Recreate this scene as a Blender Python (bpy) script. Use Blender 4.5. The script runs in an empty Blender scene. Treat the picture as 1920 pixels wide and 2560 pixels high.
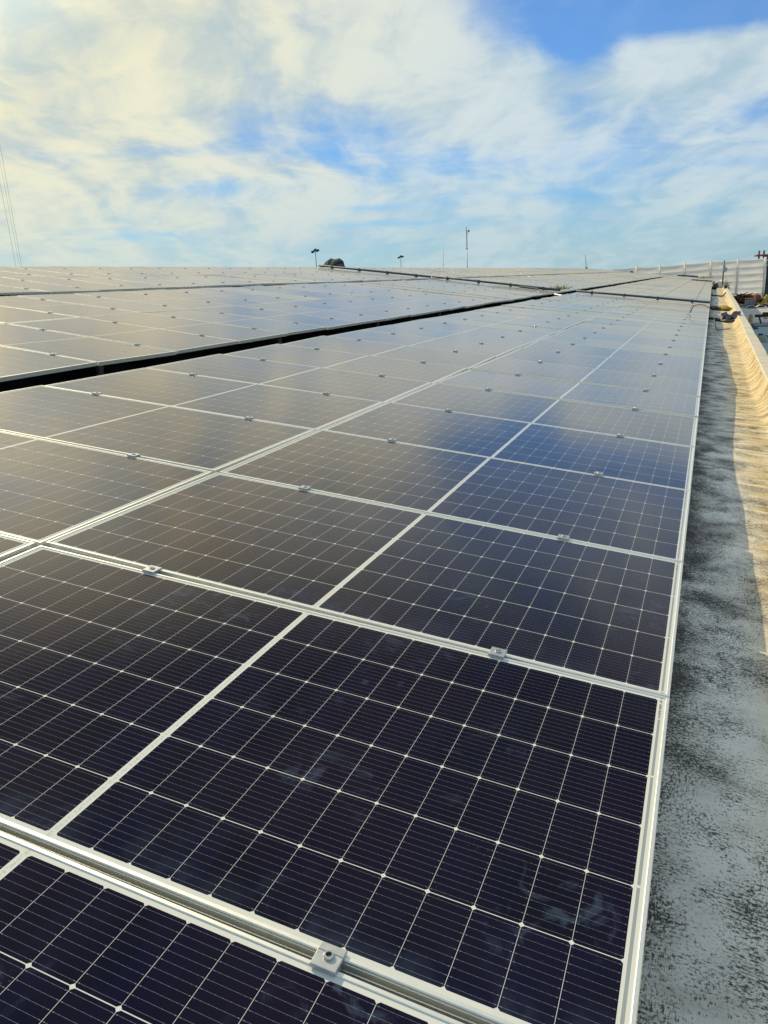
import bpy, bmesh, math, random
from math import sin, cos, radians as R, pi
from mathutils import Vector, Matrix, noise as mnoise

scene = bpy.context.scene
col = scene.collection
random.seed(7)

# ------------------------------------------------------------------ frame of reference
# The roof rises to the left: "roof coordinates" (X across, Y along the rows, Z off the panel plane)
# are turned about Y by SLOPE to give world coordinates.
SLOPE = R(7.0)
RY = Matrix.Rotation(SLOPE, 3, 'Y')
def W(x, y, z):
    return RY @ Vector((x, y, z))

# ------------------------------------------------------------------ camera
FPX = 1966.4
cam_pos = W(-0.1133, -0.9209, 1.1279)
yaw, pit, rol = 0.35835, -0.32670, -0.07218
CR = RY @ (Matrix.Rotation(yaw, 3, 'Z') @ Matrix.Rotation(pit, 3, 'X') @ Matrix.Rotation(rol, 3, 'Y'))
cd = bpy.data.cameras.new('camera')
cam = bpy.data.objects.new('camera', cd)
col.objects.link(cam)
cd.sensor_fit = 'HORIZONTAL'
cd.sensor_width = 36.0
cd.lens = 36.0 * FPX / 1920.0
cd.clip_start, cd.clip_end = 0.05, 6000
m3 = Matrix((CR.col[0], CR.col[2], -CR.col[1])).transposed()
cam.matrix_world = Matrix.Translation(cam_pos) @ m3.to_4x4()
scene.camera = cam

def ray(px, py):
    return CR @ Vector(((px - 960) / FPX, 1.0, -(py - 1280) / FPX))
def at_y(px, py, Y):
    d = ray(px, py); s = (Y - cam_pos.y) / d.y
    return cam_pos + d * s
def at_z(px, py, z):
    d = ray(px, py); s = (z - cam_pos.z) / d.z
    return cam_pos + d * s
def project(p):
    q = CR.transposed() @ (p - cam_pos)
    if q.y < 0.05: return None
    return (960 + FPX * q.x / q.y, 1280 - FPX * q.z / q.y)

# ------------------------------------------------------------------ light and sky
SUN_AZ, SUN_EL = R(-58), R(35.5)
sun_dir = Vector((sin(SUN_AZ) * cos(SUN_EL), cos(SUN_AZ) * cos(SUN_EL), sin(SUN_EL)))
sd = bpy.data.lights.new('sun', 'SUN')
sd.energy, sd.angle, sd.color = 4.5, R(0.5), (1.0, 0.79, 0.47)
sun = bpy.data.objects.new('sun', sd)
col.objects.link(sun)
sun.rotation_euler = (-sun_dir).to_track_quat('-Z', 'Y').to_euler()
sun.location = (-20, 0, 30)

scene.view_settings.view_transform = 'Standard'
scene.view_settings.look = 'None'
scene.view_settings.exposure = 0.0
scene.view_settings.gamma = 1.0
scene.cycles.use_adaptive_sampling = False

class NT:
    """tiny helper for building node trees"""
    def __init__(s, tree):
        s.t = tree; s.n = tree.nodes; s.l = tree.links
    def new(s, kind, **kw):
        n = s.n.new(kind)
        for k, v in kw.items(): setattr(n, k, v)
        return n
    def put(s, sock, v):
        if hasattr(v, 'is_output'): s.l.new(v, sock)
        elif v is not None:
            if hasattr(sock.default_value, '__len__') and not hasattr(v, '__len__'):
                v = [v] * len(sock.default_value)
            if hasattr(v, '__len__') and hasattr(sock.default_value, '__len__'):
                L = len(sock.default_value)
                v = tuple(v)[:L] if len(v) >= L else tuple(v) + (1.0,) * (L - len(v))
            sock.default_value = v
    def m(s, op, a, b=None, c=None, clamp=False):
        n = s.new('ShaderNodeMath', operation=op, use_clamp=clamp)
        s.put(n.inputs[0], a)
        if b is not None: s.put(n.inputs[1], b)
        if c is not None: s.put(n.inputs[2], c)
        return n.outputs[0]
    def vm(s, op, a, b=None):
        n = s.new('ShaderNodeVectorMath', operation=op)
        s.put(n.inputs[0], a)
        if b is not None: s.put(n.inputs[1], b)
        return n.outputs['Value'] if op in ('DOT_PRODUCT', 'LENGTH') else n.outputs[0]
    def mix(s, f, a, b, mode='MIX'):
        n = s.new('ShaderNodeMix', data_type='RGBA', blend_type=mode)
        s.put(n.inputs[0], f); s.put(n.inputs[6], a); s.put(n.inputs[7], b)
        return n.outputs[2]
    def ramp(s, v, lo, hi, a=0.0, b=1.0, smooth=True):
        n = s.new('ShaderNodeMapRange', interpolation_type='SMOOTHSTEP' if smooth else 'LINEAR')
        n.clamp = True
        for i, q in enumerate((v, lo, hi, a, b)): s.put(n.inputs[i], q)
        return n.outputs[0]
    def noise(s, vec, scale, detail=4.0, rough=0.55, dist=0.0):
        n = s.new('ShaderNodeTexNoise')
        s.put(n.inputs['Vector'], vec); n.inputs['Scale'].default_value = scale
        n.inputs['Detail'].default_value = detail; n.inputs['Roughness'].default_value = rough
        n.inputs['Distortion'].default_value = dist
        return n.outputs['Fac']
    def xyz(s, v):
        n = s.new('ShaderNodeSeparateXYZ'); s.put(n.inputs[0], v); return n.outputs
    def comb(s, x, y, z=0.0):
        n = s.new('ShaderNodeCombineXYZ')
        for i, q in enumerate((x, y, z)): s.put(n.inputs[i], q)
        return n.outputs[0]
    def mapping(s, v, scale=(1, 1, 1), loc=(0, 0, 0), rot=(0, 0, 0)):
        n = s.new('ShaderNodeMapping'); s.put(n.inputs[0], v)
        n.inputs['Scale'].default_value = scale; n.inputs['Location'].default_value = loc
        n.inputs['Rotation'].default_value = rot
        return n.outputs[0]

world = bpy.data.worlds.new('World')
scene.world = world
world.use_nodes = True
world.node_tree.nodes.clear()
w = NT(world.node_tree)
SKY_STRENGTH = 0.10
sky = w.new('ShaderNodeTexSky', sky_type='NISHITA', sun_disc=False)
sky.sun_elevation, sky.sun_rotation = SUN_EL, SUN_AZ
sky.air_density, sky.dust_density, sky.ozone_density = 1.0, 0.6, 2.0
dirv = w.new('ShaderNodeTexCoord').outputs['Generated']
dx, dy, dz = w.xyz(dirv)
az = w.m('ARCTAN2', dx, dy)
el = w.m('ARCSINE', dz)
zz = w.m('ADD', w.m('MAXIMUM', dz, 0.0), 0.20)
pl = w.comb(w.m('DIVIDE', dx, zz), w.m('DIVIDE', dy, zz), 0.0)
wrp = w.noise(w.mapping(pl, loc=(4.1, 9.3, 0)), 1.1, 3, 0.5, 0.0)
plw = w.vm('ADD', pl, w.comb(w.m('MULTIPLY', wrp, 0.55), w.m('MULTIPLY', wrp, -0.35), 0))
plr = w.mapping(plw, rot=(0, 0, R(-112)))
n1 = w.noise(w.mapping(plr, scale=(0.62, 1.2, 1), loc=(3.1, 1.7, 0)), 1.7, 7, 0.52, 0.3)
n2 = w.noise(w.mapping(plr, scale=(0.6, 1.5, 1), loc=(0.4, 5.2, 0)), 3.2, 6, 0.5, 0.3)
nl = w.noise(w.mapping(pl, loc=(7.3, 2.2, 0)), 0.6, 3, 0.5, 0.3)
n3 = w.noise(w.mapping(plw, scale=(1, 1, 1), loc=(1.3, 8.2, 0)), 7.5, 8, 0.62, 0.3)
dens = w.m('ADD', w.m('ADD', w.m('MULTIPLY', n1, 0.75), w.m('MULTIPLY', n2, 0.42)), w.m('MULTIPLY', n3, 0.24))
dens = w.m('ADD', dens, w.m('ADD', -0.095, w.m('MULTIPLY', w.m('SUBTRACT', nl, 0.5), 0.3)))
# broad banks (+) and openings (-) of the cloud deck, fixed in the sky by azimuth / elevation (degrees)
def skydir(px, py):
    d = ray(px, py).normalized()
    return math.atan2(d.x, d.y), math.asin(d.z)
BLOBS = [  # source pixel used to measure the direction, half-size in degrees, weight
    (1660, 45, 8, 0.9, -0.30), (1880, 0, 7, 1.4, -0.34), (1440, 120, 2.2, 1.0, -0.34), (1250, 20, 5, 1.6, -0.10),
    (1530, 400, 3.6, 2.2, -0.13), (1880, 255, 2.6, 1.6, -0.22), (1180, 400, 5, 1.2, -0.12), (900, 320, 5, 2.6, -0.07),
    (820, 30, 5, 1.4, -0.15), (20, 245, 2.2, 0.5, -0.42), (150, 395, 3.0, 0.7, -0.25), (300, 300, 4.0, 0.9, -0.12), (560, 470, 4, 0.9, -0.15),
    (930, 520, 3.2, 0.25, -0.22), (920, 560, 3.4, 0.25, -0.22), (330, 590, 4.0, 0.35, -0.18), (470, 380, 3.8, 0.35, -0.14),
    (1150, 560, 5.0, 0.35, -0.10), (1320, 490, 4.5, 0.4, -0.12), (1850, 405, 4.0, 0.4, -0.14),
    (300, 80, 14, 3.5, 0.20), (1080, 190, 7, 3.2, 0.20), (1760, 170, 8, 2.2, 0.34), (1250, 260, 7, 3.0, 0.10),
    (260, 430, 9, 0.7, 0.12), (200, 200, 8, 1.4, 0.10), (1500, 330, 10, 1.0, 0.08), (600, 420, 8, 0.5, 0.08), (640, 560, 14, 2.0, 0.06), (-420, 180, 16, 9, 0.30), (60, 320, 8, 2.0, 0.10), (60, 130, 9, 3.0, 0.10)]  # the bank left of the frame is added to brighten the left panels
UNSEEN_BANKS = [(-52, 24, 24, 10, 0.38), (-15, 30, 16, 5, -0.04), (10, 38, 20, 8, -0.06), (150, 40, 90, 30, 0.30)]   # unseen sky: banks and openings added to tune reflections and ambient light
for px, py, sa, se, wt in BLOBS + [(None, q) + q[2:] for q in UNSEEN_BANKS]:
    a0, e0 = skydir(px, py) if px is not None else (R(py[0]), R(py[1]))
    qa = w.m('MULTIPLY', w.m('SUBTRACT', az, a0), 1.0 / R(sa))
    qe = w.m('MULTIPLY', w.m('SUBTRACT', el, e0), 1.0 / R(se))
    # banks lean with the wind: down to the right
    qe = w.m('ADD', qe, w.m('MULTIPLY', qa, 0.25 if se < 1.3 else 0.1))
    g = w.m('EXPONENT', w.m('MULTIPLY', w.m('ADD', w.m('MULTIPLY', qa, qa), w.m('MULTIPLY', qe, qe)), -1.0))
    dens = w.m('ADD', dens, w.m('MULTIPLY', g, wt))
cover = w.ramp(dens, 0.34, 0.80)
cover = w.m('ADD', 0.17, w.m('MULTIPLY', cover, 0.80))
sunv = w.vm('DOT_PRODUCT', dirv, tuple(sun_dir))
glow = w.ramp(sunv, 0.64, 1.0)
cloud_hi = w.mix(glow, (0.65, 0.75, 0.78, 1), (0.98, 0.90, 0.57, 1))
cloud_lo = w.mix(glow, (0.44, 0.59, 0.68, 1), (0.60, 0.66, 0.60, 1))
shade = w.ramp(w.m('ADD', w.m('MULTIPLY', n2, 0.5), w.m('ADD', w.m('MULTIPLY', n1, 0.3), w.m('MULTIPLY', n3, 0.3))), 0.42, 0.64)
cloud = w.mix(shade, cloud_lo, cloud_hi)
sun_boost = w.m('ADD', 1.0, w.m('MULTIPLY', w.ramp(sunv, 0.89, 0.99), 1.1))   # extra cloud brightness around the unseen sun, added to lift panel reflections
cloud = w.vm('MULTIPLY', cloud, w.comb(sun_boost, sun_boost, sun_boost))
dim = w.m('SUBTRACT', 1.0, w.m('MULTIPLY', glow, 0.45))
skyc = w.vm('MULTIPLY', sky.outputs[0], w.comb(w.m('MULTIPLY', dim, SKY_STRENGTH * 0.28), w.m('MULTIPLY', dim, SKY_STRENGTH * 0.70), w.m('MULTIPLY', dim, SKY_STRENGTH * 1.20)))
low = w.ramp(el, R(0), R(9), 1.0, 0.0)
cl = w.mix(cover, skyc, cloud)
hazec = w.mix(glow, (0.44, 0.60, 0.65, 1), (0.74, 0.80, 0.66, 1))
cl = w.mix(w.m('MULTIPLY', low, 0.6), cl, hazec)
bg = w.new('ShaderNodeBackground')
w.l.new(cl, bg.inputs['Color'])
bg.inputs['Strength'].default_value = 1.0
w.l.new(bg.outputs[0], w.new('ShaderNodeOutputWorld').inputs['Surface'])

# ------------------------------------------------------------------ materials
MATS = {}
def mat(name, color=(0.5, 0.5, 0.5), rough=0.6, metal=0.0, vary=0.0, vscale=8.0, spec=0.5, bump=0.0):
    m = bpy.data.materials.new(name); m.use_nodes = True
    t = NT(m.node_tree); b = t.n['Principled BSDF']
    b.inputs['Roughness'].default_value = rough; b.inputs['Metallic'].default_value = metal
    b.inputs['Specular IOR Level'].default_value = spec
    c = tuple(color) + (1.0,)
    oc = t.new('ShaderNodeTexCoord').outputs['Object']
    if vary or bump:
        n = t.noise(oc, vscale, 6, 0.62, 0.3)
        if vary:
            dk = tuple(x * (1 - vary) for x in color) + (1,)
            lt = tuple(min(1, x * (1 + vary * 0.6)) for x in color) + (1,)
            t.l.new(t.mix(t.ramp(n, 0.3, 0.7), dk, lt), b.inputs['Base Color'])
        else: b.inputs['Base Color'].default_value = c
        if bump:
            bp = t.new('ShaderNodeBump'); bp.inputs['Strength'].default_value = bump; bp.inputs['Distance'].default_value = 0.02
            t.l.new(n, bp.inputs['Height']); t.l.new(bp.outputs[0], b.inputs['Normal'])
    else: b.inputs['Base Color'].default_value = c
    MATS[name] = m
    return m

mat('frame_aluminium', (0.74, 0.76, 0.72), 0.42, 0.75, 0.05, 30, 0.4)
mat('clamp_aluminium', (0.46, 0.49, 0.51), 0.45, 0.75, 0.12, 60)
mat('bolt_steel', (0.55, 0.54, 0.52), 0.3, 1.0)
mat('socket_dark', (0.012, 0.012, 0.013), 0.6)
mat('back_plastic', (0.05, 0.05, 0.055), 0.7)
mat('rail_aluminium', (0.22, 0.23, 0.24), 0.5, 0.4, 0.1, 20)
mat('conduit_grey', (0.06, 0.10, 0.13), 0.6, 0.0, 0.15, 10)
mat('membrane', (0.035, 0.042, 0.056), 0.8, 0, 0.45, 5, 0.3, 0.3)
mat('black_rubber', (0.015, 0.016, 0.018), 0.55)
mat('blue_tarp', (0.001, 0.011, 0.050), 0.7, 0, 0.5, 9, 0.15)
mat('yellow_sack', (0.34, 0.24, 0.012), 0.6, 0, 0.4, 12)
mat('black_plastic', (0.018, 0.016, 0.016), 0.5)
mat('white_plastic', (0.8, 0.8, 0.78), 0.5)
mat('steel_dark', (0.10, 0.11, 0.12), 0.5, 0.6, 0.2, 6)
mat('galvanised', (0.34, 0.38, 0.40), 0.5, 0.5, 0.15, 4)
mat('dish_blue', (0.30, 0.42, 0.55), 0.5)
mat('rust', (0.16, 0.055, 0.025), 0.85, 0, 0.6, 3)
mat('dark_heap', (0.035, 0.028, 0.026), 0.9, 0, 0.6, 3)
mat('grey_sheet', (0.34, 0.37, 0.39), 0.6, 0.2, 0.3, 1.5)
mat('orange_rust', (0.20, 0.075, 0.025), 0.8, 0, 0.5, 3)
mat('concrete_light', (0.46, 0.46, 0.45), 0.85, 0, 0.18, 0.9)
mat('roof_blue_grey', (0.20, 0.29, 0.33), 0.7, 0, 0.12, 0.7)
mat('brick_brown', (0.22, 0.095, 0.06), 0.85, 0, 0.3, 2)
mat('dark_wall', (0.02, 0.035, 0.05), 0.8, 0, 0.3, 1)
mat('tank', (0.22, 0.24, 0.22), 0.7, 0, 0.3, 1.5)
mat('ground', (0.17, 0.155, 0.135), 0.95, 0, 0.4, 0.15)
mat('leaf', (0.07, 0.11, 0.03), 0.7, 0, 0.5, 20)
mat('petal', (0.55, 0.22, 0.20), 0.7, 0, 0.4, 20)
mat('straw', (0.40, 0.31, 0.13), 0.8, 0, 0.3, 30)
mat('pot', (0.40, 0.26, 0.18), 0.8)

def tarp_material():
    m = bpy.data.materials.new('white_fabric'); m.use_nodes = True
    t = NT(m.node_tree); b = t.n['Principled BSDF']
    oc = t.new('ShaderNodeTexCoord').outputs['Object']
    n = t.noise(t.mapping(oc, scale=(0.4, 1, 1.6)), 1.2, 6, 0.6, 0.5)
    c = t.mix(t.ramp(n, 0.3, 0.75), (0.74, 0.74, 0.71, 1), (0.84, 0.84, 0.81, 1))
    t.l.new(c, b.inputs['Base Color']); b.inputs['Roughness'].default_value = 0.8
    bp = t.new('ShaderNodeBump'); bp.inputs['Strength'].default_value = 0.35; bp.inputs['Distance'].default_value = 0.15
    t.l.new(n, bp.inputs['Height']); t.l.new(bp.outputs[0], b.inputs['Normal'])
    tr = t.new('ShaderNodeBsdfTranslucent'); t.l.new(c, tr.inputs['Color'])
    mx = t.new('ShaderNodeMixShader'); mx.inputs[0].default_value = 0.45
    t.l.new(b.outputs[0], mx.inputs[1]); t.l.new(tr.outputs[0], mx.inputs[2])
    t.l.new(mx.outputs[0], t.n['Material Output'].inputs['Surface'])
    MATS['white_fabric'] = m
tarp_material()

# panel sizes (metres, in the scale recovered from the photograph)
PITCH_V, PITCH_U = 1.154, 2.2338
LEN, WID, FT = PITCH_U - 0.024, PITCH_V - 0.022, 0.035
LIP = 0.0095
GL, GW = LEN - 2 * LIP, WID - 2 * LIP

def glass_material():
    m = bpy.data.materials.new('solar_glass'); m.use_nodes = True
    t = NT(m.node_tree); b = t.n['Principled BSDF']
    uv = t.new('ShaderNodeUVMap').outputs[0]
    u, v, _ = t.xyz(uv)
    rnd = t.new('ShaderNodeObjectInfo').outputs['Random']
    cg, ms, mv = 0.019, 0.021, 0.011
    pc = (GL - cg - 2 * ms) / 24.0
    pr = (GW - 2 * mv) / 6.0
    a = t.m('SUBTRACT', t.m('ABSOLUTE', t.m('SUBTRACT', u, GL / 2)), cg / 2)
    ca = t.m('DIVIDE', a, pc)
    vb = t.m('DIVIDE', t.m('SUBTRACT', v, mv), pr)
    fa, fv = t.m('FRACT', ca), t.m('FRACT', vb)
    du = t.m('MULTIPLY', t.m('SUBTRACT', 0.5, t.m('ABSOLUTE', t.m('SUBTRACT', fa, 0.5))), pc)
    dv = t.m('MULTIPLY', t.m('SUBTRACT', 0.5, t.m('ABSOLUTE', t.m('SUBTRACT', fv, 0.5))), pr)
    k = t.m('MULTIPLY', t.m('GREATER_THAN', du, 0.00042), t.m('GREATER_THAN', dv, 0.00095))
    k = t.m('MULTIPLY', k, t.m('GREATER_THAN', t.m('ADD', du, dv), 0.0062))
    ina = t.m('MULTIPLY', t.m('GREATER_THAN', a, 0.0), t.m('LESS_THAN', ca, 12.0))
    inv = t.m('MULTIPLY', t.m('GREATER_THAN', vb, 0.0), t.m('LESS_THAN', vb, 6.0))
    ins = t.m('MULTIPLY', ina, inv)
    cell = t.m('MULTIPLY', k, ins)
    # wires: ten per cell row, with solder pads next to the cell edges
    db = t.m('MULTIPLY', t.m('ABSOLUTE', t.m('SUBTRACT', t.m('FRACT', t.m('MULTIPLY', vb, 10.0)), 0.5)), pr / 10.0)
    wire = t.m('LESS_THAN', db, 0.00021)
    pad = t.m('MULTIPLY', t.m('LESS_THAN', db, 0.0007), t.m('MULTIPLY', t.m('GREATER_THAN', du, 0.0035), t.m('LESS_THAN', du, 0.0062)))
    pad2 = t.m('MULTIPLY', t.m('LESS_THAN', db, 0.0005), t.m('LESS_THAN', t.m('FRACT', t.m('MULTIPLY', ca, 6.0)), 0.07))
    wires = t.m('MULTIPLY', t.m('MAXIMUM', wire, t.m('MAXIMUM', pad, pad2)), cell)
    # cell tone: each cell and each panel slightly different
    wn = t.new('ShaderNodeTexWhiteNoise', noise_dimensions='3D')
    t.l.new(t.comb(t.m('FLOOR', t.m('DIVIDE', u, pc)), t.m('FLOOR', vb), t.m('MULTIPLY', rnd, 91.0)), wn.inputs['Vector'])
    tone = wn.outputs['Value']
    cc = t.mix(tone, (0.0016, 0.0028, 0.0120, 1), (0.0032, 0.0042, 0.0210, 1))
    off = t.vm('ADD', t.comb(u, v, 0.0), t.comb(t.m('MULTIPLY', rnd, 37.0), t.m('MULTIPLY', rnd, 53.0), t.m('MULTIPLY', rnd, 17.0)))
    big = t.noise(off, 1.3, 3, 0.5, 0.6)
    cc = t.mix(t.ramp(big, 0.35, 0.7), cc, (0.0052, 0.0036, 0.0175, 1))
    fine = t.m('MULTIPLY', t.m('LESS_THAN', t.m('FRACT', t.m('MULTIPLY', u, 560.0)), 0.22), 0.25)
    cc = t.mix(t.m('MULTIPLY', fine, cell), cc, (0.014, 0.018, 0.036, 1))
    # white back sheet in the gaps, grey ribbons along the ends and the middle
    rib = t.m('MULTIPLY', t.m('GREATER_THAN', ca, 12.0), t.m('MULTIPLY', t.m('GREATER_THAN', a, 12 * pc + 0.006), t.m('LESS_THAN', a, 12 * pc + 0.0125)))
    rib = t.m('MULTIPLY', rib, t.m('GREATER_THAN', t.m('FRACT', t.m('MULTIPLY', vb, 0.5)), 0.02))
    mid = t.m('LESS_THAN', t.m('ABSOLUTE', t.m('ADD', a, cg / 2)), 0.0042)
    sp = t.noise(uv, 170, 3, 0.7)
    sheet = t.mix(rib, (0.58, 0.61, 0.59, 1), (0.27, 0.31, 0.33, 1))
    sheet = t.mix(t.m('MULTIPLY', mid, t.ramp(sp, 0.45, 0.6)), sheet, (0.42, 0.44, 0.44, 1))
    base = t.mix(cell, sheet, cc)
    base = t.mix(t.m('MULTIPLY', wires, 0.4), base, (0.42, 0.48, 0.56, 1))
    # smears, dried drops and dust on the glass
    sm = t.noise(t.vm('ADD', off, (0, 0, 0)), 2.2, 3, 0.5, 0.4)
    st = t.noise(off, 11.0, 5, 0.6, 1.4)
    smear = t.m('MULTIPLY', t.ramp(sm, 0.52, 0.66), t.ramp(st, 0.52, 0.68))
    edge = t.ramp(v, 0.0, 0.16, 1.0, 0.0)
    smear = t.m('ADD', smear, t.m('MULTIPLY', edge, t.m('MULTIPLY', t.ramp(t.noise(off, 5, 5, 0.6, 0.5), 0.42, 0.68), 0.55)))
    smear = t.m('MULTIPLY', smear, 0.14, clamp=True)
    vo = t.new('ShaderNodeTexVoronoi'); t.l.new(off, vo.inputs['Vector']); vo.inputs['Scale'].default_value = 85
    drops = t.m('MULTIPLY', t.m('LESS_THAN', vo.outputs['Distance'], 0.16), t.ramp(t.noise(off, 4.2, 2, 0.5, 0.8), 0.63, 0.70))
    dustn = t.noise(off, 3.0, 5, 0.6, 0.4)
    dust = t.m('MULTIPLY', dustn, 0.003)
    dust = t.m('ADD', dust, t.m('MULTIPLY', drops, 0.07))
    base = t.mix(smear, base, (0.17, 0.26, 0.42, 1))
    base = t.mix(dust, base, (0.42, 0.40, 0.36, 1))
    t.l.new(base, b.inputs['Base Color'])
    ro = t.m('ADD', 0.06, t.m('MULTIPLY', dustn, 0.11))
    ro = t.m('ADD', ro, t.m('MULTIPLY', smear, 0.15))
    b.inputs['Roughness'].default_value = 0.6
    b.inputs['Specular IOR Level'].default_value = 0.0
    # coated, finely textured front glass: hardly any reflection face on, a strong one at grazing angles
    gl = t.new('ShaderNodeBsdfGlossy', distribution='BECKMANN')
    t.l.new(ro, gl.inputs['Roughness'])
    t.l.new(t.mix(t.ramp(big, 0.3, 0.7), (0.97, 0.90, 0.90, 1), (1.0, 0.91, 0.83, 1)), gl.inputs['Color'])
    lw = t.new('ShaderNodeLayerWeight'); lw.inputs['Blend'].default_value = 0.5
    fr = t.m('POWER', t.m('MAXIMUM', t.m('DIVIDE', t.m('SUBTRACT', lw.outputs['Facing'], 0.485), 0.515), 0.0), 1.7)
    fr = t.m('ADD', 0.005, t.m('MULTIPLY', fr, 0.97), clamp=True)
    fr = t.m('MULTIPLY', fr, t.m('SUBTRACT', 1.0, t.m('MULTIPLY', smear, 1.5)))
    ms_ = t.new('ShaderNodeMixShader')
    t.l.new(fr, ms_.inputs[0]); t.l.new(b.outputs[0], ms_.inputs[1]); t.l.new(gl.outputs[0], ms_.inputs[2])
    # thin film of dust on top, denser along a slanting line of sight
    df = t.new('ShaderNodeBsdfDiffuse'); df.inputs['Color'].default_value = (0.50, 0.45, 0.36, 1)
    tau = t.m('MULTIPLY', t.m('ADD', 0.0, t.m('MULTIPLY', dustn, 0.0062)), t.m('ADD', 0.55, t.m('MULTIPLY', rnd, 0.9)))
    cosv = t.m('MAXIMUM', t.m('SUBTRACT', 1.0, lw.outputs['Facing']), 0.02)
    film = t.m('SUBTRACT', 1.0, t.m('EXPONENT', t.m('MULTIPLY', t.m('DIVIDE', tau, t.m('POWER', cosv, 1.6)), -1.0)))
    m2 = t.new('ShaderNodeMixShader')
    t.l.new(film, m2.inputs[0]); t.l.new(ms_.outputs[0], m2.inputs[1]); t.l.new(df.outputs[0], m2.inputs[2])
    t.l.new(m2.outputs[0], t.n['Material Output'].inputs['Surface'])
    MATS['solar_glass'] = m
glass_material()

def gutter_material():
    m = bpy.data.materials.new('weathered_paint'); m.use_nodes = True
    t = NT(m.node_tree); b = t.n['Principled BSDF']
    uv = t.new('ShaderNodeUVMap').outputs[0]      # u across the gutter, v along it, in metres
    u, v, _ = t.xyz(uv)
    wob = t.noise(uv, 1.6, 4, 0.55)
    ang = t.vm('ADD', uv, t.comb(t.m('MULTIPLY', wob, 0.10), t.m('MULTIPLY', wob, 0.08), 0))
    s1 = t.noise(t.mapping(ang, scale=(38, 190, 1), rot=(0, 0, R(10))), 1.0, 6, 0.68, 0.15)
    s2 = t.noise(t.mapping(ang, scale=(260, 46, 1), rot=(0, 0, R(6))), 1.0, 6, 0.68, 0.1)
    s3 = t.noise(ang, 120, 7, 0.78, 0.2)
    patch = t.noise(uv, 4.6, 5, 0.62, 0.3)
    patch2 = t.noise(t.mapping(uv, scale=(1, 2.2, 1)), 1.3, 3, 0.5)
    far = t.ramp(v, 0.8, 2.2)
    sel = t.ramp(t.m('SUBTRACT', t.noise(uv, 2.6, 3, 0.55, 0.3), t.m('MULTIPLY', far, 0.12)), 0.42, 0.56)
    stroke = t.m('ADD', t.m('MULTIPLY', s1, t.m('SUBTRACT', 1.0, sel)), t.m('MULTIPLY', s2, sel))
    stroke = t.m('ADD', t.m('MULTIPLY', stroke, 0.42), t.m('MULTIPLY', s3, 0.58))
    # mould lies thickest in the lowest part, along the edge of the panels; wall marks the sunlit side, painted cleaner and yellower
    wall = t.ramp(t.m('ADD', u, t.m('MULTIPLY', patch2, 0.22)), 0.38, 0.62)
    thr = t.m('ADD', t.m('ADD', 0.446, t.m('MULTIPLY', far, 0.03)), t.m('MULTIPLY', t.m('SUBTRACT', patch, 0.5), 0.36))
    thr = t.m('ADD', thr, t.m('MULTIPLY', t.ramp(u, 0.0, 0.22, 1.0, 0.0), 0.06))
    thr = t.m('SUBTRACT', thr, t.m('MULTIPLY', wall, 0.03))
    mould = t.m('SUBTRACT', 1.0, t.ramp(stroke, t.m('SUBTRACT', thr, 0.02), t.m('ADD', thr, 0.055)))
    film = t.m('MULTIPLY', t.ramp(t.noise(uv, 2.3, 6, 0.62, 0.4), 0.40, 0.66), 0.55)
    film = t.m('MULTIPLY', film, t.m('SUBTRACT', 1.0, wall))
    paint = t.mix(patch2, (0.76, 0.75, 0.69, 1), (0.88, 0.86, 0.80, 1))
    cream = t.mix(t.ramp(t.noise(t.mapping(ang, scale=(2.2, 16, 1)), 1.0, 6, 0.62, 0.5), 0.36, 0.68), (0.55, 0.41, 0.20, 1), (0.82, 0.75, 0.53, 1))  # sunlit cream-yellow put into the colour, streaked with ochre
    paint = t.mix(wall, paint, cream)
    cv = t.mix(t.ramp(s3, 0.35, 0.65), (0.15, 0.13, 0.105, 1), (0.28, 0.26, 0.22, 1))
    paint = t.mix(film, paint, cv)
    c = t.mix(t.m('MULTIPLY', mould, 0.94), paint, (0.020, 0.020, 0.019, 1))
    t.l.new(c, b.inputs['Base Color'])
    b.inputs['Roughness'].default_value = 0.72
    b.inputs['Specular IOR Level'].default_value = 0.3
    bp = t.new('ShaderNodeBump'); bp.inputs['Strength'].default_value = 0.9; bp.inputs['Distance'].default_value = 0.006
    t.l.new(t.m('ADD', stroke, t.m('MULTIPLY', s3, 0.4)), bp.inputs['Height']); t.l.new(bp.outputs[0], b.inputs['Normal'])
    MATS['weathered_paint'] = m
gutter_material()

def parapet_material():
    m = bpy.data.materials.new('parapet_paint'); m.use_nodes = True
    t = NT(m.node_tree); b = t.n['Principled BSDF']
    oc = t.new('ShaderNodeTexCoord').outputs['Object']
    n = t.noise(t.mapping(oc, scale=(1, 2, 1)), 2.5, 6, 0.6, 0.4)
    s = t.noise(oc, 28, 5, 0.65)
    c = t.mix(t.ramp(n, 0.3, 0.7), (0.48, 0.45, 0.36, 1), (0.62, 0.58, 0.47, 1))
    c = t.mix(t.m('MULTIPLY', t.ramp(s, 0.62, 0.72), 0.6), c, (0.20, 0.16, 0.10, 1))
    t.l.new(c, b.inputs['Base Color']); b.inputs['Roughness'].default_value = 0.85
    bp = t.new('ShaderNodeBump'); bp.inputs['Strength'].default_value = 0.5; bp.inputs['Distance'].default_value = 0.01
    t.l.new(t.m('ADD', n, t.m('MULTIPLY', s, 0.4)), bp.inputs['Height']); t.l.new(bp.outputs[0], b.inputs['Normal'])
    MATS['parapet_paint'] = m
parapet_material()

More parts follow.
